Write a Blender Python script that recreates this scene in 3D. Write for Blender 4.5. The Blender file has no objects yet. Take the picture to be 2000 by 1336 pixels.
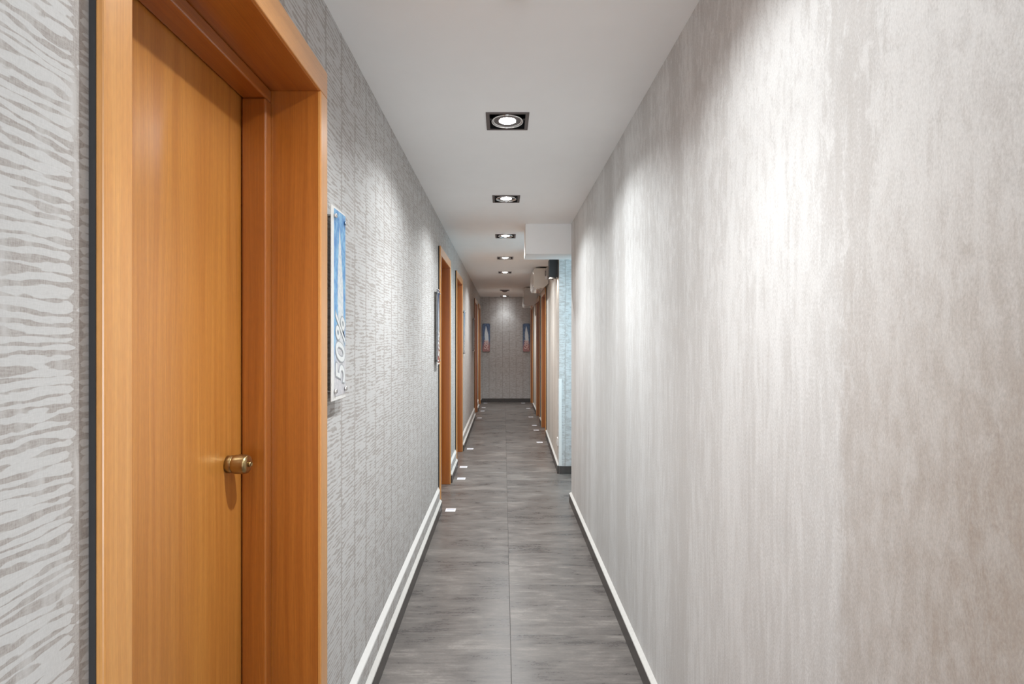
import bpy, bmesh, math, random
from mathutils import Vector, Matrix

random.seed(7)
scene = bpy.context.scene
COL = scene.collection
R = math.radians

# ------------------------------------------------------------------ camera
F = 1035.0                      # focal length in pixels of a 2000 px wide frame
CAM_H = 1.34
cam_data = bpy.data.cameras.new('camera')
cam = bpy.data.objects.new('camera', cam_data)
COL.objects.link(cam)
cam.location = (0, 0, CAM_H)
cam.rotation_euler = (R(90), 0, 0)
cam_data.sensor_width = 36.0
cam_data.lens = F / 2000.0 * 36.0
cam_data.shift_x = 16.0 / 2000.0
cam_data.shift_y = -1.0 / 2000.0
cam_data.clip_start = 0.05
scene.camera = cam

# ------------------------------------------------------------------ world and exposure
world = bpy.data.worlds.new('world')
scene.world = world
world.use_nodes = True
world.node_tree.nodes['Background'].inputs[0].default_value = (0.62, 0.80, 1.0, 1)
world.node_tree.nodes['Background'].inputs[1].default_value = 1.0
vs = scene.view_settings
vs.view_transform = 'Standard'
vs.look = 'None'
vs.exposure = 0.86
vs.gamma = 1.0
vs.use_curve_mapping = False
scene.cycles.max_bounces = 14
scene.cycles.diffuse_bounces = 10
scene.cycles.glossy_bounces = 5
scene.cycles.caustics_reflective = False
scene.cycles.caustics_refractive = False
scene.cycles.sample_clamp_indirect = 6.0
scene.cycles.use_denoising = True

P_WIDE = 19.0                   # W, wide spill of each downlight
P_BEAM = 53.0                   # W, the downward beam
LAMP_COL = (0.94, 0.982, 1.0)
P_WINDOW = 16.0                 # W, daylight through the side passage window
P_WALLLAMP = 2.5
P_FILL = 22.0                  # W, added fill light behind the viewpoint

# ------------------------------------------------------------------ dimensions
H = 2.325                       # ceiling
XL = -0.520                     # left wall face
XR = 0.565                      # right wall face, near part
Y0, Y1 = -2.6, 11.74            # end walls
YS0, YS1 = 4.43, 5.37           # side passage
XP = 2.6                        # far end of the passage
LIGHT_X = 0.016
FIX = 0.094                     # half size of a downlight frame
LIGHTS = [-1.53, -0.23, 1.07, 2.37, 3.66, 4.95, 6.25, 7.55, 10.19, 11.5]
# doors: (number, side, y of near casing edge, y of far casing edge)
DOORS = [(1, -1, 0.663, 1.504), (2, -1, 4.20, 5.02), (3, -1, 5.66, 6.48),
         (4, -1, 9.25, 10.07), (5, -1, 10.62, 11.44),
         (6, 1, 7.48, 8.30), (7, 1, 8.78, 9.60), (8, 1, 10.80, 11.62)]
XF = 0.605                      # right wall face, far part

# ------------------------------------------------------------------ helpers
def tag(o, label=None, cat=None, group=None, kind=None):
    if label: o['label'] = label
    if cat: o['category'] = cat
    if group: o['group'] = group
    if kind: o['kind'] = kind
    return o

def empty(name, loc):
    o = bpy.data.objects.new(name, None)
    o.empty_display_size = 0.05
    o.location = loc
    COL.objects.link(o)
    return o

def world_loc(o):
    v = Vector((0, 0, 0))
    while o is not None:
        v += o.location
        o = o.parent
    return v

def link(name, bm, mat, parent=None, smooth=False):
    """mesh given in world coordinates; the object sits at the parent's origin"""
    me = bpy.data.meshes.new(name)
    if parent is not None:
        bmesh.ops.translate(bm, verts=bm.verts, vec=-world_loc(parent))
    bmesh.ops.recalc_face_normals(bm, faces=bm.faces)
    bm.to_mesh(me); bm.free()
    if smooth:
        for p in me.polygons: p.use_smooth = True
    mats = mat if isinstance(mat, (list, tuple)) else [mat]
    for m in mats: me.materials.append(m)
    o = bpy.data.objects.new(name, me)
    COL.objects.link(o)
    if parent is not None: o.parent = parent
    return o

def NB():
    return bmesh.new()

def box(bm, x0, x1, y0, y1, z0, z1, bev=0.0, seg=2, mi=0):
    if x0 > x1: x0, x1 = x1, x0
    if y0 > y1: y0, y1 = y1, y0
    r = bmesh.ops.create_cube(bm, size=1.0)
    vsx = r['verts']
    for v in vsx:
        v.co.x = x0 if v.co.x < 0 else x1
        v.co.y = y0 if v.co.y < 0 else y1
        v.co.z = z0 if v.co.z < 0 else z1
    faces = list({f for v in vsx for f in v.link_faces})
    for f in faces: f.material_index = mi
    if bev > 0:
        ed = list({e for v in vsx for e in v.link_edges})
        bmesh.ops.bevel(bm, geom=ed, offset=bev, segments=seg, affect='EDGES', profile=0.5)
    return bm

def prism_y(bm, prof, y0, y1):
    """profile of (x, z) extruded along Y"""
    a = [bm.verts.new((x, y0, z)) for x, z in prof]
    b = [bm.verts.new((x, y1, z)) for x, z in prof]
    n = len(prof)
    bm.faces.new(a); bm.faces.new(b[::-1])
    for i in range(n):
        bm.faces.new((a[i], a[(i + 1) % n], b[(i + 1) % n], b[i]))
    return bm

def prism_x(bm, prof, x0, x1):
    a = [bm.verts.new((x0, y, z)) for y, z in prof]
    b = [bm.verts.new((x1, y, z)) for y, z in prof]
    n = len(prof)
    bm.faces.new(a); bm.faces.new(b[::-1])
    for i in range(n):
        bm.faces.new((a[i], a[(i + 1) % n], b[(i + 1) % n], b[i]))
    return bm

def lathe(bm, prof, centre, axis, n=40):
    """prof of (r, t); t runs along axis from centre"""
    axis = Vector(axis).normalized()
    q = Vector((0, 0, 1)).rotation_difference(axis)
    rings = []
    for r, t in prof:
        ring = []
        for k in range(n):
            a = 2 * math.pi * k / n
            p = Vector((r * math.cos(a), r * math.sin(a), t))
            ring.append(bm.verts.new(Vector(centre) + q @ p))
        rings.append(ring)
    for i in range(len(rings) - 1):
        for k in range(n):
            bm.faces.new((rings[i][k], rings[i][(k + 1) % n], rings[i + 1][(k + 1) % n], rings[i + 1][k]))
    if prof[0][0] > 1e-5: bm.faces.new(rings[0][::-1])
    if prof[-1][0] > 1e-5: bm.faces.new(rings[-1])
    bmesh.ops.remove_doubles(bm, verts=bm.verts, dist=1e-6)
    return bm

# ------------------------------------------------------------------ node helpers
class NT:
    def __init__(self, name):
        self.m = bpy.data.materials.new(name)
        self.m.use_nodes = True
        self.nt = self.m.node_tree
        self.b = self.nt.nodes['Principled BSDF']
    def n(self, t, **kw):
        x = self.nt.nodes.new(t)
        for k, v in kw.items(): setattr(x, k, v)
        return x
    def l(self, a, b): self.nt.links.new(a, b)
    def put(self, sock, v):
        if isinstance(v, (int, float)): sock.default_value = v
        elif isinstance(v, tuple): sock.default_value = v
        else: self.l(v, sock)
    def math(self, op, a, b=0.0, c=0.0, clamp=False):
        x = self.n('ShaderNodeMath', operation=op, use_clamp=clamp)
        self.put(x.inputs[0], a); self.put(x.inputs[1], b); self.put(x.inputs[2], c)
        return x.outputs[0]
    def vec(self, a, b, c):
        x = self.n('ShaderNodeCombineXYZ')
        self.put(x.inputs[0], a); self.put(x.inputs[1], b); self.put(x.inputs[2], c)
        return x.outputs[0]
    def noise(self, v, scale=1.0, detail=2.0, rough=0.5, dist=0.0):
        x = self.n('ShaderNodeTexNoise')
        self.l(v, x.inputs['Vector'])
        x.inputs['Scale'].default_value = scale
        x.inputs['Detail'].default_value = detail
        x.inputs['Roughness'].default_value = rough
        x.inputs['Distortion'].default_value = dist
        return x.outputs[0]
    def range(self, v, a, b, c=0.0, d=1.0, smooth=False):
        x = self.n('ShaderNodeMapRange')
        if smooth: x.interpolation_type = 'SMOOTHSTEP'
        self.put(x.inputs[0], v)
        for i, k in enumerate((a, b, c, d)): self.put(x.inputs[i + 1], k)
        return x.outputs[0]
    def mix(self, f, a, b):
        x = self.n('ShaderNodeMix', data_type='RGBA')
        self.put(x.inputs[0], f)
        for s, v in ((x.inputs[6], a), (x.inputs[7], b)):
            if isinstance(v, tuple): s.default_value = (*v[:3], 1)
            else: self.l(v, s)
        return x.outputs[2]
    def scalecol(self, c, f):
        x = self.n('ShaderNodeVectorMath', operation='SCALE')
        if isinstance(c, tuple): x.inputs[0].default_value = c[:3]
        else: self.l(c, x.inputs[0])
        self.put(x.inputs[3], f)
        return x.outputs[0]
    def pos(self):
        g = self.n('ShaderNodeNewGeometry')
        s = self.n('ShaderNodeSeparateXYZ')
        self.l(g.outputs['Position'], s.inputs[0])
        return g.outputs['Position'], s.outputs[0], s.outputs[1], s.outputs[2]
    def bump(self, h, strength, dist):
        x = self.n('ShaderNodeBump')
        x.inputs['Strength'].default_value = strength
        x.inputs['Distance'].default_value = dist
        self.l(h, x.inputs['Height'])
        self.l(x.outputs[0], self.b.inputs['Normal'])
    def base(self, c): self.put(self.b.inputs['Base Color'], (*c[:3], 1) if isinstance(c, tuple) else c)
    def rough(self, v): self.put(self.b.inputs['Roughness'], v)

def plain(name, col, rough=0.5, metal=0.0, coat=0.0, var=0.04, scale=30.0, bump=0.0):
    t = NT(name)
    p, x, y, z = t.pos()
    n = t.noise(p, scale, 4.0, 0.6)
    t.base(t.scalecol(col, t.range(n, 0.3, 0.7, 1 - var, 1 + var)))
    t.rough(rough)
    t.b.inputs['Metallic'].default_value = metal
    if coat: t.b.inputs['Coat Weight'].default_value = coat
    if bump: t.bump(n, 0.3, bump)
    return t.m

def m_zebra(name):
    """linen-look wallpaper: columns of loose pale brush strokes on taupe weave"""
    t = NT(name)
    p, x, y, z = t.pos()
    u = t.math('ADD', x, y)
    W = 0.1505
    uc = t.math('DIVIDE', t.math('ADD', u, 0.0), W)
    # boundary: the left wall has seams at y = 1.70 -> u = 1.18
    uc = t.math('ADD', uc, 0.173)
    col = t.math('FLOOR', uc)
    fr = t.math('FRACT', uc)
    wn = t.n('ShaderNodeTexWhiteNoise', noise_dimensions='1D')
    t.l(col, wn.inputs['W'])
    r = wn.outputs['Value']
    r50 = t.math('MULTIPLY', r, 50.0)
    wob = t.noise(t.vec(t.math('MULTIPLY', u, 5.0), t.math('MULTIPLY', z, 22.0), r50), 1.0, 2.0, 0.5)
    v = t.math('ADD', t.math('MULTIPLY', z, 1 / 0.0128), t.math('MULTIPLY', wob, 2.6))
    v = t.math('ADD', v, t.math('MULTIPLY', r, 11.0))
    wob2 = t.noise(t.vec(t.math('MULTIPLY', u, 30.0), t.math('MULTIPLY', z, 90.0), r50), 1.0, 2.0, 0.5)
    v = t.math('ADD', v, t.math('MULTIPLY', wob2, 0.55))
    tri = t.math('MULTIPLY', t.math('ABSOLUTE', t.math('SUBTRACT', t.math('FRACT', v), 0.5)), 2.0)
    th = t.noise(t.vec(t.math('MULTIPLY', u, 17.0), t.math('MULTIPLY', z, 46.0), t.math('ADD', r50, 9.0)), 1.0, 2.0, 0.6)
    th = t.range(th, 0.32, 0.68, -0.14, 0.84)
    edge = t.math('MULTIPLY', t.math('ABSOLUTE', t.math('SUBTRACT', fr, 0.5)), 2.0)
    en = t.noise(t.vec(col, t.math('MULTIPLY', z, 60.0), r50), 1.0, 1.0, 0.5)
    edge = t.math('ADD', edge, t.math('MULTIPLY', t.math('SUBTRACT', en, 0.5), 0.22))
    th = t.math('ADD', th, t.range(edge, 0.84, 1.02, 0.0, 1.0, smooth=True))
    mask = t.range(t.math('SUBTRACT', tri, th), -0.07, 0.09, 0.0, 1.0, smooth=True)
    # weave of the ground
    weave = t.noise(t.vec(t.math('MULTIPLY', u, 620.0), t.math('MULTIPLY', z, 130.0), 3.0), 1.0, 3.0, 0.7)
    weft = t.noise(t.vec(t.math('MULTIPLY', u, 90.0), t.math('MULTIPLY', z, 500.0), 8.0), 1.0, 2.0, 0.6)
    wv = t.math('ADD', t.math('MULTIPLY', weave, 0.6), t.math('MULTIPLY', weft, 0.4))
    blot = t.noise(t.vec(t.math('MULTIPLY', u, 45.0), t.math('MULTIPLY', z, 9.0), 5.0), 1.0, 2.0, 0.5)
    ground = t.mix(t.range(wv, 0.36, 0.64), (0.305, 0.278, 0.260), (0.455, 0.430, 0.412))
    ground = t.mix(t.range(blot, 0.5, 0.75), ground, (0.52, 0.51, 0.50))
    stroke = t.mix(t.range(wv, 0.35, 0.65), (0.495, 0.490, 0.484), (0.565, 0.561, 0.554))
    t.base(t.mix(mask, ground, stroke))
    t.rough(0.72)
    t.b.inputs['Specular IOR Level'].default_value = 0.3
    t.bump(t.math('ADD', mask, t.math('MULTIPLY', wv, 0.5)), 0.10, 0.0004)
    return t.m

def m_plaster(name, dark=(0.51, 0.495, 0.48), mid=(0.60, 0.595, 0.588), light=(0.675, 0.673, 0.665)):
    """brushed stucco-look wallpaper with vertical streaks and flaked patches"""
    t = NT(name)
    p, x, y, z = t.pos()
    u = t.math('ADD', y, t.math('MULTIPLY', x, 1.0))
    band = t.noise(t.vec(t.math('MULTIPLY', u, 5.2), t.math('MULTIPLY', z, 0.35), 2.7), 1.0, 2.0, 0.55)
    streak = t.noise(t.vec(t.math('MULTIPLY', u, 62.0), t.math('MULTIPLY', z, 6.5), 4.0), 1.0, 6.0, 0.62, 0.3)
    flake = t.noise(t.vec(t.math('MULTIPLY', u, 44.0), t.math('MULTIPLY', z, 15.0), 7.0), 1.0, 9.0, 0.72, 0.4)
    fine = t.noise(t.vec(t.math('MULTIPLY', u, 420.0), t.math('MULTIPLY', z, 170.0), 1.0), 1.0, 4.0, 0.7)
    s = t.math('ADD', t.math('MULTIPLY', band, 0.95), t.math('MULTIPLY', streak, 0.80))
    s = t.math('ADD', s, t.math('MULTIPLY', t.math('SUBTRACT', fine, 0.18), 0.50))
    c = t.mix(t.range(s, 0.82, 1.22), dark, mid)
    fl = t.range(t.math('ADD', flake, t.math('MULTIPLY', t.math('SUBTRACT', band, 0.5), 0.5)), 0.46, 0.60, 0.0, 1.0, smooth=True)
    up = t.range(z, 0.9, 2.0, 0.12, 0.8, smooth=True)
    c2 = t.mix(t.math('MULTIPLY', fl, up), c, light)
    c3 = t.mix(t.range(s, 1.0, 1.36, 0.0, 0.85), c2, light)
    c4 = t.scalecol(c3, t.range(fine, 0.3, 0.7, 0.90, 1.10))
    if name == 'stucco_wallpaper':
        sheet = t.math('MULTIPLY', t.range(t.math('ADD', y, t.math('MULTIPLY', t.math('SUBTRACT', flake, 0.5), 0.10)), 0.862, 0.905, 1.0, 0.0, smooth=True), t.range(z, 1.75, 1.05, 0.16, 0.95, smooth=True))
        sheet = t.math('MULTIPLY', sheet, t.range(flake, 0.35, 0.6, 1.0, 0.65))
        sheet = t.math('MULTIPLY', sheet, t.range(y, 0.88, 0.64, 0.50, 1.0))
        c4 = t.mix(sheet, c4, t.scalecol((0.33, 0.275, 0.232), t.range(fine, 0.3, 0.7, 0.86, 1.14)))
    t.base(c4)
    t.rough(0.62)
    t.b.inputs['Specular IOR Level'].default_value = 0.35
    t.bump(t.math('ADD', t.math('MULTIPLY', fl, 0.6), fine), 0.30, 0.0008)
    return t.m

def m_wood(name, axis, c0, c1, c2, rough=0.33):
    """semi-gloss cherry veneer; axis = direction the grain runs ('z' or 'y')"""
    t = NT(name)
    p, x, y, z = t.pos()
    if axis == 'z':
        a, l = t.math('ADD', x, y), z
    else:
        a, l = t.math('ADD', x, z), y
    oi = t.n('ShaderNodeObjectInfo')
    rnd = t.math('MULTIPLY', oi.outputs['Random'], 20.0)
    warp = t.noise(t.vec(t.math('MULTIPLY', a, 9.0), t.math('MULTIPLY', l, 0.9), rnd), 1.0, 2.0, 0.5)
    aw = t.math('ADD', a, t.math('MULTIPLY', warp, 0.05))
    fine = t.noise(t.vec(t.math('MULTIPLY', aw, 520.0), t.math('MULTIPLY', l, 3.0), rnd), 1.0, 3.0, 0.6)
    fig = t.noise(t.vec(t.math('MULTIPLY', aw, 60.0), t.math('MULTIPLY', l, 0.8), rnd), 1.0, 4.0, 0.6)
    fleck = t.noise(t.vec(t.math('MULTIPLY', a, 220.0), t.math('MULTIPLY', l, 45.0), rnd), 1.0, 3.0, 0.6)
    c = t.mix(t.range(fig, 0.34, 0.66), c0, c1)
    c = t.mix(t.range(fine, 0.42, 0.70, 0.0, 0.55), c, c2)
    c = t.scalecol(c, t.range(fleck, 0.3, 0.7, 0.94, 1.05))
    t.base(c)
    t.rough(rough)
    t.b.inputs['Coat Weight'].default_value = 1.0
    t.b.inputs['Coat Roughness'].default_value = 0.30
    return t.m

def m_tile(name):
    t = NT(name)
    p, x, y, z = t.pos()
    oi = t.n('ShaderNodeObjectInfo')
    rnd = t.math('MULTIPLY', oi.outputs['Random'], 40.0)
    big = t.noise(t.vec(t.math('MULTIPLY', x, 2.6), t.math('MULTIPLY', y, 7.0), rnd), 1.0, 4.0, 0.6, 0.5)
    st = t.noise(t.vec(t.math('MULTIPLY', x, 11.0), t.math('MULTIPLY', y, 34.0), rnd), 1.0, 7.0, 0.66, 0.35)
    sp = t.noise(t.vec(t.math('MULTIPLY', x, 90.0), t.math('MULTIPLY', y, 140.0), rnd), 1.0, 4.0, 0.7)
    st2 = t.noise(t.vec(t.math('MULTIPLY', x, 5.0), t.math('MULTIPLY', y, 75.0), t.math('ADD', rnd, 5.0)), 1.0, 5.0, 0.6, 0.0)
    s = t.math('ADD', t.math('MULTIPLY', big, 0.9), t.math('MULTIPLY', st, 0.45))
    s = t.math('ADD', s, t.math('MULTIPLY', st2, 0.45))
    s = t.math('ADD', s, t.math('MULTIPLY', sp, 0.25))
    c = t.mix(t.range(s, 0.80, 1.22), (0.068, 0.060, 0.057), (0.175, 0.156, 0.142))
    c = t.mix(t.range(s, 1.12, 1.38, 0.0, 0.7), c, (0.27, 0.246, 0.225))
    t.base(c)
    t.rough(t.range(s, 0.8, 1.25, 0.25, 0.37))
    t.b.inputs['Specular IOR Level'].default_value = 0.45
    t.bump(st, 0.10, 0.0008)
    return t.m

def emit(name, col, s):
    t = NT(name)
    t.b.inputs['Base Color'].default_value = (0.9, 0.9, 0.9, 1)
    t.b.inputs['Emission Color'].default_value = (*col, 1)
    t.b.inputs['Emission Strength'].default_value = s
    return t.m

M = {}
M['zebra'] = m_zebra('zebra_wallpaper')
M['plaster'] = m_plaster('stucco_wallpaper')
M['beige'] = m_plaster('beige_wallpaper', (0.50, 0.46, 0.41), (0.60, 0.56, 0.51), (0.70, 0.67, 0.63))
M['white'] = plain('ceiling_paint', (0.89, 0.885, 0.88), 0.85, var=0.01, scale=6)
M['trimwhite'] = plain('white_trim_paint', (0.70, 0.688, 0.665), 0.6, var=0.03, scale=60)
M['skirt'] = plain('dark_skirting_tile', (0.058, 0.05, 0.046), 0.38, var=0.15, scale=25)
M['topstrip'] = plain('pale_sealant_strip', (0.50, 0.485, 0.46), 0.7, var=0.05, scale=60)
M['grout'] = plain('grout', (0.075, 0.07, 0.067), 0.9)
M['tile'] = m_tile('grey_floor_tile')
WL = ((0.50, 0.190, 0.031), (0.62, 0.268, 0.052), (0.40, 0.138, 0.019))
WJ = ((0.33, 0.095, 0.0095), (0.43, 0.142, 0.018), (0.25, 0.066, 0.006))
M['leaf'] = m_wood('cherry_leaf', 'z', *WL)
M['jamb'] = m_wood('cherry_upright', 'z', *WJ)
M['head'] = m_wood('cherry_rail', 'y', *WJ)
M['casez'] = m_wood('cherry_casing_upright', 'z', (0.58, 0.25, 0.060), (0.68, 0.33, 0.092), (0.5, 0.20, 0.042), 0.3)
M['casey'] = m_wood('cherry_casing_rail', 'y', (0.58, 0.25, 0.060), (0.68, 0.33, 0.092), (0.5, 0.20, 0.042), 0.3)
M['darkgrey'] = plain('dark_grey_strip', (0.035, 0.034, 0.035), 0.8)
M['brass'] = plain('aged_brass', (0.42, 0.31, 0.15), 0.30, metal=1.0, var=0.05)
M['chrome'] = plain('chrome', (0.80, 0.79, 0.78), 0.16, metal=1.0, var=0.02)
M['frame'] = plain('brushed_fixture_frame', (0.20, 0.175, 0.17), 0.42, metal=0.75, var=0.06, scale=200)
M['black'] = plain('matt_black', (0.012, 0.011, 0.011), 0.5)
M['plastic'] = plain('glossy_white_plastic', (0.70, 0.66, 0.61), 0.12, coat=0.4, var=0.01)
M['greyplastic'] = plain('grey_plastic', (0.30, 0.27, 0.25), 0.4)
M['lamp'] = emit('lamp_glow', (1.0, 0.98, 0.95), 22.0)
M['lampdim'] = emit('lamp_reflector_glow', (1.0, 0.97, 0.93), 1.1)

# ------------------------------------------------------------------ structure: floor with tiles
def in_floor(x0, x1, y0, y1):
    """clip rectangles of the floor plan (corridor and passage)"""
    out = []
    for X0, X1, Ya, Yb in ((-0.76, 0.66, Y0, Y1), (0.66, XP, YS0 - 0.05, YS1 + 0.05)):
        a, b, c, d = max(x0, X0), min(x1, X1), max(y0, Ya), min(y1, Yb)
        if b - a > 0.02 and d - c > 0.02: out.append((a, b, c, d))
    return out

bm = NB()
box(bm, -0.95, XP + 0.1, Y0 - 0.1, Y1 + 0.1, -0.08, -0.0035)
floor = link('floor', bm, M['grout'])
tag(floor, 'floor of dark grey stone-look tiles running the length of the corridor', 'floor', kind='structure')
G = 0.0008
row0 = 2.42 - 0.5 * 11
for r in range(32):
    ya = row0 + 0.5 * r
    for c in range(4):
        xa = -0.97 + 1.0 * c
        for a, b, cc, d in in_floor(xa, xa + 1.0, ya, ya + 0.5):
            t = NB()
            dz = random.uniform(-0.00025, 0.00025)
            box(t, a + G, b - G, cc + G, d - G, -0.008, dz, bev=0.0007, seg=1)
            link('floor_tile', t, M['tile'], floor)

# ------------------------------------------------------------------ structure: ceiling with cut-outs
bm = NB()
hx0, hx1 = LIGHT_X - FIX + 0.006, LIGHT_X + FIX - 0.006
box(bm, -0.95, hx0, Y0 - 0.1, Y1 + 0.1, H, H + 0.14)
box(bm, hx1, XP + 0.1, Y0 - 0.1, Y1 + 0.1, H, H + 0.14)
prev = Y0 - 0.1
for ly in LIGHTS:
    box(bm, hx0, hx1, prev, ly - FIX + 0.006, H, H + 0.14)
    prev = ly + FIX - 0.006
box(bm, hx0, hx1, prev, Y1 + 0.1, H, H + 0.14)
box(bm, hx0 - 0.02, hx1 + 0.02, Y0, Y1, H + 0.12, H + 0.16)
ceiling = link('ceiling', bm, M['white'])
tag(ceiling, 'flat white painted ceiling with a row of recessed downlights', 'ceiling', kind='structure')

# ------------------------------------------------------------------ structure: walls
def cut_spans(side, a, b):
    """y spans of a side's wall between its doors"""
    ds = sorted([(d[2], d[3]) for d in DOORS if d[1] == side and a <= d[2] < b])
    out, p = [], a
    for c, d in ds:
        out.append((p, c, True)); out.append((c, d, False)); p = d
    out.append((p, b, True))
    return out

CW = 0.052                       # casing width at the sides
ZO, ZI = 2.10, 2.026             # casing head outer and inner height
bm = NB()
for a, b, solid in cut_spans(-1, Y0, Y1):
    if solid: box(bm, XL, XL - 0.25, a - (0.02 if a > Y0 else 0), b + (0.02 if b < Y1 else 0), 0, H)
    else: box(bm, XL, XL - 0.25, a + 0.02, b - 0.02, ZO - 0.02, H)
wl = link('wall_left', bm, M['zebra'])
tag(wl, 'corridor wall in striped pale grey wallpaper with the cherry doors', 'wall', kind='structure')

# near part of the right wall, with its return into the side passage
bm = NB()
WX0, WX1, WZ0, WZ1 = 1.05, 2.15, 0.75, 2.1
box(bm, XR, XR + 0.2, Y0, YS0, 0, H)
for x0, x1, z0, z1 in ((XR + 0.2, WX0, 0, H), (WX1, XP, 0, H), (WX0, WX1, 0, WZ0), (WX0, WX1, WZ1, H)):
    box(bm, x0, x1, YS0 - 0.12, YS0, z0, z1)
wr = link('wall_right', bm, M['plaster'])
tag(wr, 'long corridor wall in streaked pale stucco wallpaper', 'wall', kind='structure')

# far part of the right wall
def xfar(y):
    return 0.56 + (XF - 0.56) * min(1.0, (y - YS1) / (7.44 - YS1))
bm = NB()
def quadwall(bm, ya, yb, z0, z1):
    pts = [(xfar(ya), ya), (xfar(yb), yb), (0.86, yb), (0.86, ya)]
    lo = [bm.verts.new((x, y, z0)) for x, y in pts]
    hi = [bm.verts.new((x, y, z1)) for x, y in pts]
    bm.faces.new(lo); bm.faces.new(hi[::-1])
    for i in range(4):
        bm.faces.new((lo[i], lo[(i + 1) % 4], hi[(i + 1) % 4], hi[i]))
for a, b, solid in cut_spans(1, YS1 + 0.002, Y1):
    if solid:
        if a < 7.44 < b:
            quadwall(bm, a, 7.44, 0, H); quadwall(bm, 7.44, b + 0.02, 0, H)
        else:
            quadwall(bm, a - 0.02, b + (0.02 if b < Y1 else 0), 0, H)
    else:
        quadwall(bm, a + 0.02, b - 0.02, ZO - 0.02, H)
wfr = link('wall_right_far', bm, M['beige'])
tag(wfr, 'beige corridor wall beyond the side passage, with three cherry doors', 'wall', kind='structure')

bm = NB(); box(bm, 0.561, XP, YS1, YS1 + 0.15, 0, H)
bm2 = bm
wp = link('wall_passage', bm2, M['zebra'])
tag(wp, 'striped wallpaper wall of the side passage in cool daylight', 'wall', kind='structure')
bm = NB(); box(bm, -0.80, 0.90, Y1, Y1 + 0.15, 0, H)
wb = link('wall_back', bm, M['zebra'])
tag(wb, 'striped wallpaper end wall of the corridor between two posters', 'wall', kind='structure')
bm = NB()
box(bm, -0.80, -0.42, Y0 - 0.15, Y0, 0, H); box(bm, 0.46, 0.80, Y0 - 0.15, Y0, 0, H); box(bm, -0.42, 0.46, Y0 - 0.15, Y0, 2.1, H)
tag(link('wall_front', bm, M['plaster']), 'end wall behind the viewpoint with an opening added for the fill light', 'wall', kind='structure')
ld = bpy.data.lights.new('rear_fill_light', 'AREA'); ld.shape = 'RECTANGLE'; ld.size = 0.86; ld.size_y = 2.05  # added area light in the unseen opening, brightens ceiling and near corridor
ld.energy = P_FILL; ld.color = (0.93, 0.97, 1.0)
lo = bpy.data.objects.new('rear_fill_light', ld); COL.objects.link(lo)
lo.location = (0.02, Y0 - 0.02, 1.04); lo.rotation_euler = (R(90), 0, 0)

# passage end wall, window in the near wall of the passage
bm = NB(); box(bm, XP, XP + 0.12, YS0 - 0.12, YS1 + 0.15, 0, H)
tag(link('wall_passage_end', bm, M['white']), 'end wall of the side passage', 'wall', kind='structure')
wn = empty('window_1', ((WX0 + WX1) / 2, YS0, WZ0))
tag(wn, 'white framed window around the corner of the side passage', 'window', kind='structure')
for xa, xb, za, zb in ((WX0, WX0 + .05, WZ0, WZ1), (WX1 - .05, WX1, WZ0, WZ1), (WX0 + .05, WX1 - .05, WZ0, WZ0 + .05), (WX0 + .05, WX1 - .05, WZ1 - .05, WZ1)):
    bm = NB(); box(bm, xa, xb, YS0 - .09, YS0 - .04, za, zb, 0.003, 1); link('window_frame', bm, M['trimwhite'], wn)
tg = NT('window_glass')
tg.base((1.0, 1.0, 1.0)); tg.rough(0.0); tg.b.inputs['Transmission Weight'].default_value = 1.0; tg.b.inputs['IOR'].default_value = 1.1
bm = NB(); box(bm, WX0 + .05, WX1 - .05, YS0 - .068, YS0 - .064, WZ0 + .05, WZ1 - .05); link('window_pane', bm, tg.m, wn)
ld = bpy.data.lights.new('window_daylight', 'AREA'); ld.shape = 'RECTANGLE'; ld.size = 0.98; ld.size_y = 1.2
ld.energy = P_WINDOW; ld.color = (0.50, 0.83, 1.0)
lo = bpy.data.objects.new('window_daylight', ld); COL.objects.link(lo)
lo.location = ((WX0 + WX1) / 2, YS0 - 0.03, (WZ0 + WZ1) / 2); lo.rotation_euler = (R(90), 0, 0)

# beam over the mouth of the side passage
bm = NB(); box(bm, 0.1815, XP, 4.432, 4.735, 2.072, H, 0.002, 1)
tag(link('trim_1', bm, M['white']), 'boxed white ceiling beam above the mouth of the side passage', 'beam', kind='structure')

# ------------------------------------------------------------------ low wall band, skirting tiles and their pale top strips
def strip(parent, name, mat, prof, ya, yb, s):
    bm = NB(); prism_y(bm, [(s * x, z) for x, z in prof], ya, yb)
    return link(name, bm, mat, parent)

bl = None
for i, (a, b, solid) in enumerate(cut_spans(-1, Y0, Y1)):
    if not solid: continue
    strip(wl, 'wall_band', M['zebra'], [(.519, .002), (.506, .002), (.506, .158), (.519, .166)], a, b, -1)
    strip(wl, 'ledge_strip', M['trimwhite'], [(.5195, .1585), (.5055, .1565), (.5065, .163), (.5195, .188)], a, b, -1)
    bm = NB(); prism_y(bm, [(-.5055, .001), (-.489, .001), (-.489, .0675), (-.490, .0695), (-.5055, .0695)], a, b)
    if bl is None:
        bl = link('baseboard_left', bm, M['skirt'])
        tag(bl, 'dark grey tile skirting with a pale top strip below the striped wallpaper', 'baseboard', kind='structure')
    else:
        link('skirting_tile', bm, M['skirt'], bl)
    strip(bl, 'top_strip', M['topstrip'], [(.5055, .070), (.4893, .070), (.4905, .0755), (.5055, .091)], a, b, -1)

bm = NB(); prism_y(bm, [(.5645, .001), (.545, .001), (.545, .066), (.546, .068), (.5645, .068)], Y0, YS0)
br = link('baseboard_right', bm, M['skirt'])
tag(br, 'dark grey tile skirting with a pale top strip below the stucco wallpaper', 'baseboard', kind='structure')
strip(br, 'top_strip', M['topstrip'], [(.5645, .0685), (.5455, .0685), (.547, .0725), (.5645, .083)], Y0, YS0, 1)
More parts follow.
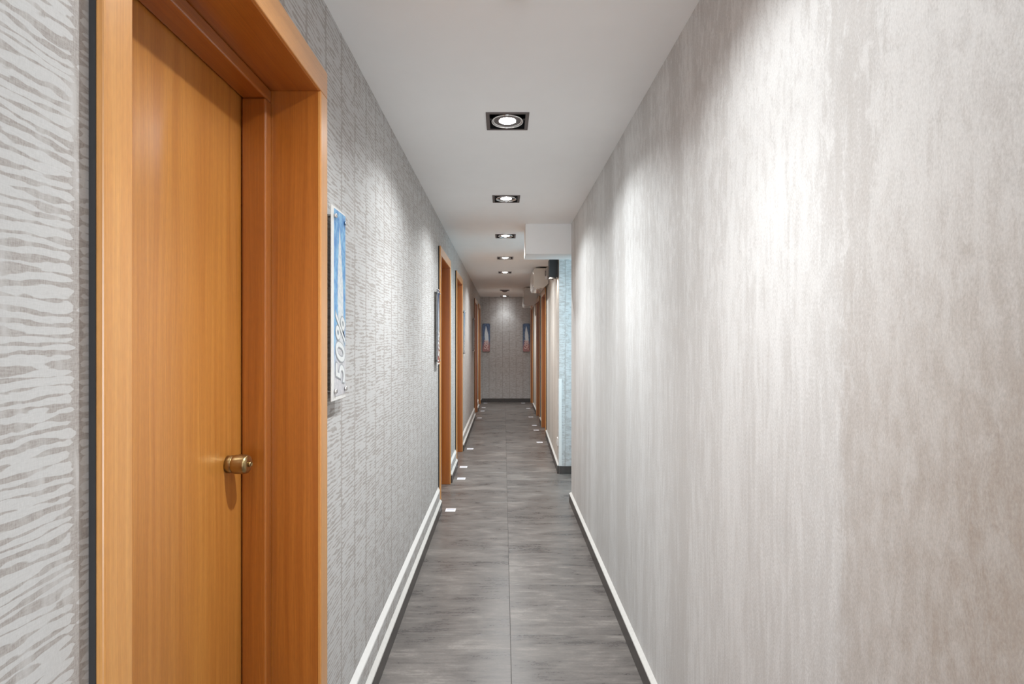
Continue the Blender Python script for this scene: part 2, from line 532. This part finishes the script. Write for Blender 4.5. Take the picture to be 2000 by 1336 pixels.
# far right part follows the slightly angled wall
def skirt_far(ya, yb, root):
    def q(off0, off1, z0, z1a, z1b, mat, name, r):
        bm = NB()
        pts = []
        for y in (ya, yb):
            pts.append([bm.verts.new((xfar(y) - off0, y, z0)), bm.verts.new((xfar(y) - off1, y, z0)),
                        bm.verts.new((xfar(y) - off1, y, z1b)), bm.verts.new((xfar(y) - off0, y, z1a))])
        A, B = pts
        bm.faces.new(A); bm.faces.new(B[::-1])
        for i in range(4): bm.faces.new((A[i], A[(i + 1) % 4], B[(i + 1) % 4], B[i]))
        return link(name, bm, mat, r)
    o = q(.0005, .018, .001, .078, .078, M['skirt'], 'baseboard_right_far' if root is None else 'skirting_tile', root)
    if root is None:
        root = o
        tag(o, 'dark skirting with a pale top strip below the beige wallpaper', 'baseboard', kind='structure')
    q(.0005, .0175, .0785, .096, .083, M['topstrip'], 'top_strip', root)
    return root
bfr = None
for a, b, solid in cut_spans(1, YS1 + 0.002, Y1):
    if not solid: continue
    if a < 7.44 < b:
        bfr = skirt_far(a, 7.44, bfr); skirt_far(7.44, b, bfr)
    else:
        skirt_far(a, b, bfr)
bm = NB(); box(bm, .561, XP, YS1 - .018, YS1, .001, .078)
tag(link('baseboard_passage', bm, M['skirt']), 'dark skirting below the daylit wall of the side passage', 'baseboard', kind='structure')
bm = NB(); box(bm, -.489, .586, Y1 - .016, Y1, .001, .078)
tag(link('baseboard_back', bm, M['skirt']), 'dark skirting along the foot of the end wall', 'baseboard', kind='structure')
bm = NB(); box(bm, XR + .0, XR + .2, YS0, YS0 + .001, .001, .068)
bm.free()
# corner guard on the passage corner
bm = NB()
box(bm, .558, .588, YS1 - .0035, YS1 - .0002, .08, .962, .001, 1)
box(bm, .5565, .5598, YS1 - .0035, YS1 + .028, .08, .962, .001, 1)
tag(link('trim_2', bm, M['trimwhite']), 'white plastic corner guard on the corner of the side passage', 'trim', kind='structure')

# ------------------------------------------------------------------ doors
DL = {1: 'nearest cherry wood door with a brass knob, beside the viewpoint',
      2: 'cherry wood door beyond the second acrylic poster on the striped wall',
      3: 'third cherry door on the striped wall, brightly lit jamb',
      4: 'fourth cherry door on the striped wall, before the one at the end wall',
      5: 'last cherry door on the striped wall, beside the end wall',
      6: 'first cherry door on the beige wall, below the nearer air conditioner',
      7: 'middle one of the three cherry doors on the beige wall',
      8: 'last cherry door on the beige wall, beside the end wall poster'}

def make_door(num, s, ya, yb):
    xw = XL if s < 0 else XF            # wall face
    face = abs(xw) - 0.020              # casing front
    rev = face + 0.136                  # where the stop begins
    lf = face + 0.204                   # leaf face
    ia, ib = ya + CW, yb - CW - 0.002   # reveal
    root = empty('door_%d' % num, (s * face, (ya + yb) / 2, 0))
    tag(root, DL[num], 'door', kind='structure')
    def B(name, mat, x0, x1, y0, y1, z0, z1, bev=0.0015, par=None, seg=2):
        bm = NB(); box(bm, s * x0, s * x1, y0, y1, z0, z1, bev, seg)
        return link(name, bm, mat, par or root)
    t = 0.0112                          # casing board thickness
    z0 = 0.001
    B('casing_side', M['casez'], face, face + t, ya, ia, z0, ZI, .0025)
    B('casing_side', M['casez'], face, face + t, ib, yb, z0, ZI, .0025)
    B('casing_head', M['casey'], face, face + t, ya, yb, ZI + .0004, ZO, .0025)
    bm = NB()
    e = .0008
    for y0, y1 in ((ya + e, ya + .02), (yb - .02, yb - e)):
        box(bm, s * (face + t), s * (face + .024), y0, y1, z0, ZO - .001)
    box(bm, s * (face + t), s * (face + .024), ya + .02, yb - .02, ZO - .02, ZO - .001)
    link('dark_strip', bm, M['darkgrey'], root)  # dark grey strip between the casing board and the wall
    # jambs (reveal boards)
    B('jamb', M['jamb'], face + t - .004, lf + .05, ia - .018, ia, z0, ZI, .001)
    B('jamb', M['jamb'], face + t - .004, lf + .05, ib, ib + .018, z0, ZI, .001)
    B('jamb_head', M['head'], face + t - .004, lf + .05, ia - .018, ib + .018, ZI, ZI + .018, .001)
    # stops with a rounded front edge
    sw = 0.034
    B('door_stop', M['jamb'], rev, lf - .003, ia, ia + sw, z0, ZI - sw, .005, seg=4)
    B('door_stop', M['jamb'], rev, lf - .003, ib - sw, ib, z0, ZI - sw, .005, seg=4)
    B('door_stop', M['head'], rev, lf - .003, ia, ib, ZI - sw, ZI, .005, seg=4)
    leaf = B('door_leaf', M['leaf'], lf, lf + .04, ia + .003, ib - .003, .006, ZI - .004, .002)
    # knob
    ky = ib - sw - 0.064
    kz = 1.027
    ax = (-s, 0, 0)
    c = Vector((s * lf, ky, kz))
    bm = NB(); lathe(bm, [(.0222, 0), (.0222, .0125), (.0214, .0140), (.0212, .0150), (.0, .0150)], c, ax, 48)
    link('knob_rose', bm, M['brass'], leaf, True)
    bm = NB(); lathe(bm, [(.0212, .0150), (.0226, .0162), (.0240, .022), (.0247, .030), (.0247, .038), (.0240, .0455), (.0228, .0500), (.0205, .0525), (.0165, .0540), (.0080, .0548), (0, .0548)], c, ax, 48)
    link('knob', bm, M['brass'], leaf, True)
    bm = NB(); lathe(bm, [(.0068, .0545), (.0072, .0570), (.0068, .0600), (.0056, .0605), (.0046, .0585), (0, .0585)], c, ax, 32)
    link('key_cylinder', bm, M['brass'], leaf, True)
    bm = NB(); box(bm, c.x - s * .0583, c.x - s * .0588, ky - .0008, ky + .0008, kz - .004, kz + .004)
    link('keyway', bm, M['black'], leaf)
    return root

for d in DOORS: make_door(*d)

# ------------------------------------------------------------------ downlights
def tint(L): L.color = LAMP_COL

def annulus_square(bm, cx, cy, h0, h1, z0, z1):
    """square frame from half size h0 (outer) to h1 (inner)"""
    box(bm, cx - h0, cx + h0, cy - h0, cy - h1, z0, z1)
    box(bm, cx - h0, cx + h0, cy + h1, cy + h0, z0, z1)
    box(bm, cx - h0, cx - h1, cy - h1, cy + h1, z0, z1)
    box(bm, cx + h1, cx + h0, cy - h1, cy + h1, z0, z1)

ORD = {-1.53: 'behind the viewpoint, beside the far end', -0.23: 'just behind the viewpoint', 1.07: 'above the nearest cherry door',
       2.37: 'nearest in view', 3.66: 'second in view, before the boxed beam', 4.95: 'third in view, beside the boxed beam',
       6.25: 'fourth in view, just past the boxed beam', 7.55: 'fifth in view, near the air conditioner',
       10.19: 'with its dark lamp head tilted down, near the end wall', 11.5: 'last in the row, by the end wall'}

SPILL = {11.5: .06, 10.19: .7}
POW = {11.5: .22, 10.19: 1.3, -.23: .45, -1.53: .8}
def downlight(y, tilted=False):
    root = empty('downlight', (LIGHT_X, y, H))
    tag(root, 'square recessed ceiling downlight ' + ORD[y], 'ceiling light', 'square downlights along the ceiling')
    bm = NB(); annulus_square(bm, LIGHT_X, y, FIX, FIX - .0155, H - .003, H + .002)
    link('bezel', bm, M['frame'], root)
    bm = NB(); h = FIX - .0155
    # open box lining
    for x0, x1, y0, y1 in ((-h - .003, -h, -h, h), (h, h + .003, -h, h), (-h, h, -h - .003, -h), (-h, h, h, h + .003)):
        box(bm, LIGHT_X + x0, LIGHT_X + x1, y + y0, y + y1, H - .002, H + .10)
    box(bm, LIGHT_X - h, LIGHT_X + h, y - h, y + h, H + .098, H + .10)
    link('housing', bm, M['black'], root)
    zc = H - .003
    ax = Vector((0, 0, -1))
    c = Vector((LIGHT_X, y, zc))
    if tilted:
        ax = Vector((0, .75, -.66)).normalized(); c = Vector((LIGHT_X, y - .0, H + .012))
    # gimbal ring
    bm = NB(); lathe(bm, [(.0715, -.020), (.0715, -.001), (.0700, .0015), (.0675, .0015), (.0665, -.001), (.0665, -.02)], c, ax, 56)
    link('gimbal_ring', bm, M['chrome'] if not tilted else M['frame'], root, True)
    # reflector dish, then rim of lamp
    bm = NB(); lathe(bm, [(.0655, -.003), (.0640, -.001), (.0610, -.003), (.0520, -.012), (.0440, -.016)], c, ax, 56)
    for f in list(bm.faces):
        if len(f.verts) > 4: bm.faces.remove(f)
    link('reflector', bm, M['chrome'], root, True)
    bm = NB(); lathe(bm, [(.0445, -.0165), (.0440, -.0120), (.038, -.0040), (.022, .0010), (0, .0020)], c, ax, 48)
    link('lamp', bm, M['lamp'], root, True)
    bm = NB(); lathe(bm, [(0, -.060), (.030, -.058), (.060, -.034), (.0664, -.021), (.0664, -.004)], c, ax, 40)
    link('lamp_can', bm, M['frame'], root, True)
    if not tilted:
        # crossbar pivots either side
        for sx in (-1, 1):
            bm = NB(); box(bm, LIGHT_X + sx * .0715, LIGHT_X + sx * h, y - .004, y + .004, H + .006, H + .012)
            link('pivot', bm, M['frame'], root)
    for nm, en, ang, bl, rad in (('spill', P_WIDE * SPILL.get(y, POW.get(y, 1)), 145, .55, .016), ('beam', P_BEAM * POW.get(y, 1), 100, 1.0, .022)):
        L = bpy.data.lights.new('downlight_' + nm, 'SPOT')
        L.energy = en; L.spot_size = R(ang); L.spot_blend = bl; L.shadow_soft_size = rad
        tint(L)
        o = bpy.data.objects.new('downlight_' + nm, L); COL.objects.link(o)
        o.parent = root; o.location = (0, 0, -.012 if not tilted else -.075)
        o.visible_camera = False
        o.visible_glossy = True
    return root

for y in LIGHTS: downlight(y, tilted=(y == 10.19))

# ------------------------------------------------------------------ smoke detectors
def detector(y, x, r, label):
    root = empty('smoke_detector', (x, y, H))
    tag(root, label, 'smoke detector')
    bm = NB(); lathe(bm, [(r, 0), (r, .010), (r * .96, .013), (0, .013)], (x, y, H), (0, 0, -1), 48); link('base', bm, M['trimwhite'], root, False)
    bm = NB(); lathe(bm, [(r * .80, .013), (r * .78, .022), (r * .62, .030), (r * .3, .033), (0, .033)], (x, y, H), (0, 0, -1), 48); link('sensor_head', bm, M['trimwhite'], root, True)
detector(1.436, .030, .052, 'round white smoke detector at the top edge of the picture')

# ------------------------------------------------------------------ air conditioners above the doors
def aircon(ya, yb, xl, z0, label):
    xr = XF - .004 if ya > 7 else xfar(ya) - .006
    root = empty('air_conditioner', (xr, (ya + yb) / 2, z0))
    tag(root, label, 'air conditioner', 'wall mounted air conditioners')
    z1 = H - .022
    prof = [(xr, z1), (xl + .03, z1), (xl + .012, z1 - .006), (xl, z1 - .03), (xl, z0 + .035), (xl + .008, z0 + .012), (xl + .03, z0), (xr - .07, z0), (xr, z0 + .06)]
    bm = NB(); prism_y(bm, prof, ya, yb)
    bmesh.ops.bevel(bm, geom=[e for e in bm.edges if abs(e.verts[0].co.y - e.verts[1].co.y) < 1e-6], offset=.006, segments=3, affect='EDGES', profile=.5)
    link('housing', bm, M['plastic'], root)
    bm = NB(); box(bm, xl - .004, xl - .0005, ya + .02, yb - .02, z0 + .045, z1 - .035, .0015, 1)
    link('front_panel', bm, M['plastic'], root)
    bm = NB(); box(bm, xl + .035, xl + .085, ya + .04, yb - .04, z0 - .004, z0 - .0005, .001, 1)
    link('air_flap', bm, M['plastic'], root)
    bm = NB(); box(bm, xl + .06, xr - .02, ya + .04, yb - .04, z1 + .0005, z1 + .006)
    link('top_grille', bm, M['greyplastic'], root)
aircon(6.95, 7.72, .388, 2.042, 'white air conditioner on the beige wall, nearer of the two')
aircon(9.50, 10.27, .362, 1.985, 'white air conditioner on the beige wall, farther of the two')

# ------------------------------------------------------------------ black wall lamp and round sounder on the beige wall
xw = xfar(5.55)
root = empty('wall_lamp', (xw, 5.50, 2.09)); tag(root, 'black box-shaped wall lamp under the boxed beam', 'wall lamp')
bm = NB()
x0, x1, ya, yb, za, zb = .467, xw - .012, 5.43, 5.58, 2.0, 2.184
for a in ((x0, x1, ya, ya + .004, za, zb), (x0, x1, yb - .004, yb, za, zb), (x0, x0 + .004, ya + .004, yb - .004, za, zb), (x1 - .004, x1, ya + .004, yb - .004, za, zb), (x0 + .004, x1 - .004, ya + .004, yb - .004, zb - .06, zb - .055)):
    box(bm, *a)
link('shade', bm, M['black'], root)
bm = NB(); box(bm, x1, xw - .0005, 5.46, 5.55, 2.03, 2.15, .002, 1); link('wall_plate', bm, M['greyplastic'], root)
bm = NB(); lathe(bm, [(.022, 0), (.022, .03), (.015, .036), (0, .038)], ((x0 + x1) / 2, 5.505, zb - .062), (0, 0, -1), 24)
link('bulb', bm, emit('bulb_glow', (1.0, .95, .86), 6.0), root, True)
L = bpy.data.lights.new('wall_lamp_light', 'SPOT'); L.energy = P_WALLLAMP; L.spot_size = R(150); L.spot_blend = .6; L.shadow_soft_size = .02; L.color = (1, .95, .86)
o = bpy.data.objects.new('wall_lamp_light', L); COL.objects.link(o); o.parent = root
o.location = Vector(((x0 + x1) / 2 - .02, 5.55, za + .02)) - root.location
o.visible_camera = False

root = empty('alarm_sounder', (xfar(6.2), 6.2, 2.137)); tag(root, 'round grey alarm sounder on the wall behind the black wall lamp', 'alarm')
bm = NB(); lathe(bm, [(.078, 0), (.080, .02), (.080, .055), (.074, .075), (.060, .086), (.058, .082), (0, .082)], (xfar(6.2) - .001, 6.2, 2.137), (-1, 0, 0), 40)
link('body', bm, M['greyplastic'], root, True)
bm = NB(); lathe(bm, [(.032, .082), (.030, .096), (0, .10)], (xfar(6.2) - .001, 6.2, 2.137), (-1, 0, 0), 32)
link('centre_boss', bm, M['frame'], root, True)

# wall socket low on the beige wall near the passage corner
sy = 5.50; sx = xfar(sy)
root = empty('wall_socket', (sx, sy, .30)); tag(root, 'small white wall socket low beside the passage corner', 'socket')
bm = NB(); box(bm, sx - .010, sx - .0008, sy - .04, sy + .04, .262, .342, .002, 2); link('cover_plate', bm, M['trimwhite'], root)
bm = NB(); lathe(bm, [(.020, 0), (.020, .002), (.017, .002), (.015, -.004), (0, -.004)], (sx - .0102, sy, .302), (-1, 0, 0), 24); link('socket_insert', bm, M['trimwhite'], root)

# ------------------------------------------------------------------ posters
def m_art(name, axis, u0, u1, z0, z1, hue_hi, hue_lo, foot):
    """printed sheet: watercolour blue with a pale upright figure, text field below"""
    t = NT(name)
    p, x, y, z = t.pos()
    c = y if axis == 'y' else x
    U = t.range(c, u0, u1); V = t.range(z, z0, z1)
    n = t.noise(t.vec(t.math('MULTIPLY', U, 5.0), t.math('MULTIPLY', V, 16.0), u0 + 3.3), 1.0, 6.0, .65, .6)
    n2 = t.noise(t.vec(t.math('MULTIPLY', U, 9.0), t.math('MULTIPLY', V, 34.0), 2.0), 1.0, 4.0, .6)
    blue = t.mix(t.range(n, .36, .64), hue_lo, hue_hi)
    # figure: half width grows from the peak down, drifting slightly
    peak = t.range(V, .925, .60, 0.0, 1.0)
    hw = t.math('MULTIPLY', t.math('POWER', t.math('MAXIMUM', peak, 0.0), .8), .25)
    hw = t.math('ADD', hw, t.math('MULTIPLY', t.math('SUBTRACT', n2, .5), .16))
    hw = t.math('MULTIPLY', hw, t.range(V, .925, .90, 0.0, 1.0))
    cen = t.range(V, .92, .4, .46, .58)
    fig = t.range(t.math('SUBTRACT', hw, t.math('ABSOLUTE', t.math('SUBTRACT', U, cen))), -.03, .05, 0.0, 1.0, smooth=True)
    figc = t.mix(t.range(n2, .45, .7), (.74, .76, .78), (.42, .56, .62))
    c1 = t.mix(fig, blue, figc)
    fade = t.range(t.math('ADD', V, t.math('MULTIPLY', t.math('SUBTRACT', n, .5), .22)), .18, .42, 0.0, 1.0, smooth=True)
    fade = t.math('MAXIMUM', fade, t.math('MULTIPLY', t.range(U, .30, .05), t.range(V, .12, .3)))
    ft = t.mix(t.range(n2, .4, .65), foot[0], foot[1])
    c2 = t.mix(fade, ft, c1)
    t.base(c2)
    t.rough(.25)
    return t.m

glass = NT('acrylic'); glass.base((0.95, .97, .97)); glass.rough(.03)
glass.b.inputs['Transmission Weight'].default_value = .85; glass.b.inputs['IOR'].default_value = 1.2
M['acrylic'] = glass.m
M['inkwhite'] = plain('white_print', (.74, .76, .76), .4)
M['inkgrey'] = plain('grey_print', (.34, .36, .38), .4)
M['inkpink'] = plain('pale_pink_print', (.86, .68, .64), .4)
M['inkred'] = plain('red_print', (.42, .10, .08), .4)
M['sheetedge'] = plain('sheet_edge', (.07, .085, .10), .4)

def text_mesh(s, size, bold):
    cu = bpy.data.curves.new('lettering', 'FONT'); cu.body = s; cu.size = size; cu.offset = bold
    cu.shear = .25; cu.align_x = 'CENTER'; cu.align_y = 'CENTER'; cu.extrude = .00015; cu.resolution_u = 4
    o = bpy.data.objects.new('lettering', cu); COL.objects.link(o)
    bpy.context.view_layer.update()
    me = bpy.data.meshes.new_from_object(o.evaluated_get(bpy.context.evaluated_depsgraph_get()))
    COL.objects.unlink(o); bpy.data.objects.remove(o)
    return me

def poster_left(ya, yb, label, hi, lo, foot):
    z0, z1 = 1.166, 1.736
    xf = -.495
    root = empty('acrylic_poster', (XL, (ya + yb) / 2, z0)); tag(root, label, 'poster', 'acrylic posters')
    bm = NB(); box(bm, xf - .0005, xf - .0045, ya, yb, z0, z1, .0008, 1); link('acrylic_sheet', bm, M['trimwhite'], root)
    pa, pb = ya + .018, yb - .004
    bm = NB(); box(bm, xf + .0001, xf - .0004, pa, pb, z0 + .012, z1 - .006)
    link('print', bm, m_art('art_print', 'y', pa, pb, z0 + .012, z1 - .006, hi, lo, foot), root)
    if ya > 2:
        bm = NB(); box(bm, xf + .0005, xf - .0050, ya - .0022, ya - .0002, z0 + .02, z1 - .003); link('edge_strip', bm, M['sheetedge'], root)
    for yy in (ya + .022, yb - .012):
        for zz in (z0 + .028, z1 - .028):
            bm = NB(); lathe(bm, [(.0048, 0), (.0048, (XL - xf) * -1 + .002), (.0070, (XL - xf) * -1 + .002), (.0070, (XL - xf) * -1 + .0055), (.0055, (XL - xf) * -1 + .007), (0, (XL - xf) * -1 + .007)], (XL, yy, zz), (1, 0, 0), 20)
            link('standoff_screw', bm, M['chrome'], root, True)
    for s_, b_, m_, dx in (('50%', .0050, M['inkgrey'], .0008), ('50%', .0012, M['inkwhite'], .0012)):
        me = text_mesh(s_, .122, b_)
        o = bpy.data.objects.new('lettering', me); me.materials.append(m_); COL.objects.link(o)
        # text plane -> wall plane facing +x, baseline running upwards
        m = Matrix(((0, 0, 1, 0), (0, -1, 0, 0), (1, 0, 0, 0), (0, 0, 0, 1)))
        m = Matrix(((0, 0, 1), (0, 1, 0), (-1, 0, 0))).transposed().to_4x4()
        # columns: local x -> +z (reading upwards), local y -> -y (towards the viewer), local z -> +x
        m = Matrix(((0, 0, 1, 0), (0, -1, 0, 0), (1, 0, 0, 0), (0, 0, 0, 1)))
        me.transform(m)
        o.parent = root
        o.location = Vector((xf + dx, (pa + pb) / 2 + .006, z0 + .143)) - root.location
        if m.determinant() < 0: me.flip_normals()

GREY = ((.62, .60, .62), (.50, .50, .53))
RED = ((.44, .13, .11), (.30, .10, .09))
BH, BLo = (.26, .52, .74), (.09, .25, .55)
NH, NLo = (.045, .10, .22), (.014, .03, .10)
poster_left(1.528, 1.660, 'tall blue poster on clear acrylic beside the nearest cherry door', BH, BLo, GREY)
poster_left(3.955, 4.090, 'tall acrylic poster seen edge-on before the second cherry door', NH, NLo, RED)
poster_left(6.600, 6.740, 'tall acrylic poster just past the third cherry door', BH, BLo, GREY)
poster_left(8.740, 8.880, 'tall acrylic poster just before the fourth cherry door', NH, NLo, RED)

def poster_back(xa, xb, label, k):
    z0, z1 = 1.112, 1.738
    yf = Y1 - .022
    root = empty('wall_poster', ((xa + xb) / 2, Y1, z0)); tag(root, label, 'poster', 'posters on the end wall')
    bm = NB(); box(bm, xa, xb, yf, yf + .004, z0, z1, .0008, 1); link('backing_sheet', bm, M['sheetedge'], root)
    bm = NB(); box(bm, xa + .004, xb - .004, yf - .0006, yf - .0001, z0 + .004, z1 - .004)
    link('print', bm, m_art('art_print_dark', 'x', xa, xb, z0, z1, (.055, .12, .25), (.018, .035, .12), ((.36, .12, .10), (.26, .085, .075))), root)
    for s_, b_, m_, dy in (('50%', .004, M['inkred'], .001), ('50%', .0005, M['inkpink'], .0016)):
        me = text_mesh(s_, .125, b_)
        o = bpy.data.objects.new('lettering', me); me.materials.append(m_); COL.objects.link(o)
        # local x -> +z, local y -> -x, local z -> -y
        m = Matrix(((0, -1, 0, 0), (0, 0, -1, 0), (1, 0, 0, 0), (0, 0, 0, 1)))
        me.transform(m)
        o.parent = root
        o.location = Vector(((xa + xb) / 2 + .006, yf - dy, z0 + .142)) - root.location
        if m.determinant() < 0: me.flip_normals()
    for xx in (xa + .012, xb - .012):
        for zz in (z0 + .012, z1 - .012):
            bm = NB(); lathe(bm, [(.004, 0), (.004, .024), (.006, .024), (.006, .027), (0, .028)], (xx, Y1, zz), (0, -1, 0), 12)
            link('standoff_screw', bm, M['chrome'], root, True)
poster_back(-.475, -.305, 'dark blue and red poster on the end wall, on the striped-wall side', 0)
poster_back(.420, .578, 'dark blue and red poster on the end wall, on the air-conditioner side', 1)

# ------------------------------------------------------------------ floor labels
M['sticker'] = plain('sticker_white', (.74, .73, .76), .3, var=.02)
M['stickerprint'] = plain('sticker_print', (.42, .45, .58), .35)
def sticker(x, y, where):
    w = .040
    root = empty('floor_label', (x, y, 0)); tag(root, 'small white floor label ' + where, 'floor label', 'white labels on the floor tiles')
    bm = NB(); box(bm, x - w, x + w, y - w, y + w, .0006, .0013); link('backing', bm, M['sticker'], root)
    bm = NB(); box(bm, x - w * .72, x + w * .72, y + w * .22, y + w * .52, .0014, .0017)
    link('printed_bar', bm, M['stickerprint'], root)
for x, y, wh in ((-.423, 4.21, 'beside the near edge of the second cherry door'), (-.415, 5.175, 'past the second cherry door'),
              (-.430, 5.66, 'beside the near edge of the third cherry door'), (-.420, 6.61, 'past the third cherry door'),
              (-.425, 9.28, 'beside the near edge of the fourth cherry door'), (-.410, 10.2, 'past the fourth cherry door'),
              (-.410, 10.75, 'beside the near edge of the fifth cherry door'), (-.400, 11.52, 'in the corner of the fifth door and end wall'),
              (.476, 7.04, 'before the first door of the beige wall'), (.490, 8.0, 'at the first door of the beige wall'),
              (.490, 8.46, 'between the first and middle doors of the beige wall'), (.480, 9.4, 'at the middle door of the beige wall'),
              (.490, 10.6, 'before the last door of the beige wall'), (.420, 11.52, 'in the corner of the beige wall and end wall')):
    sticker(x, y, wh)
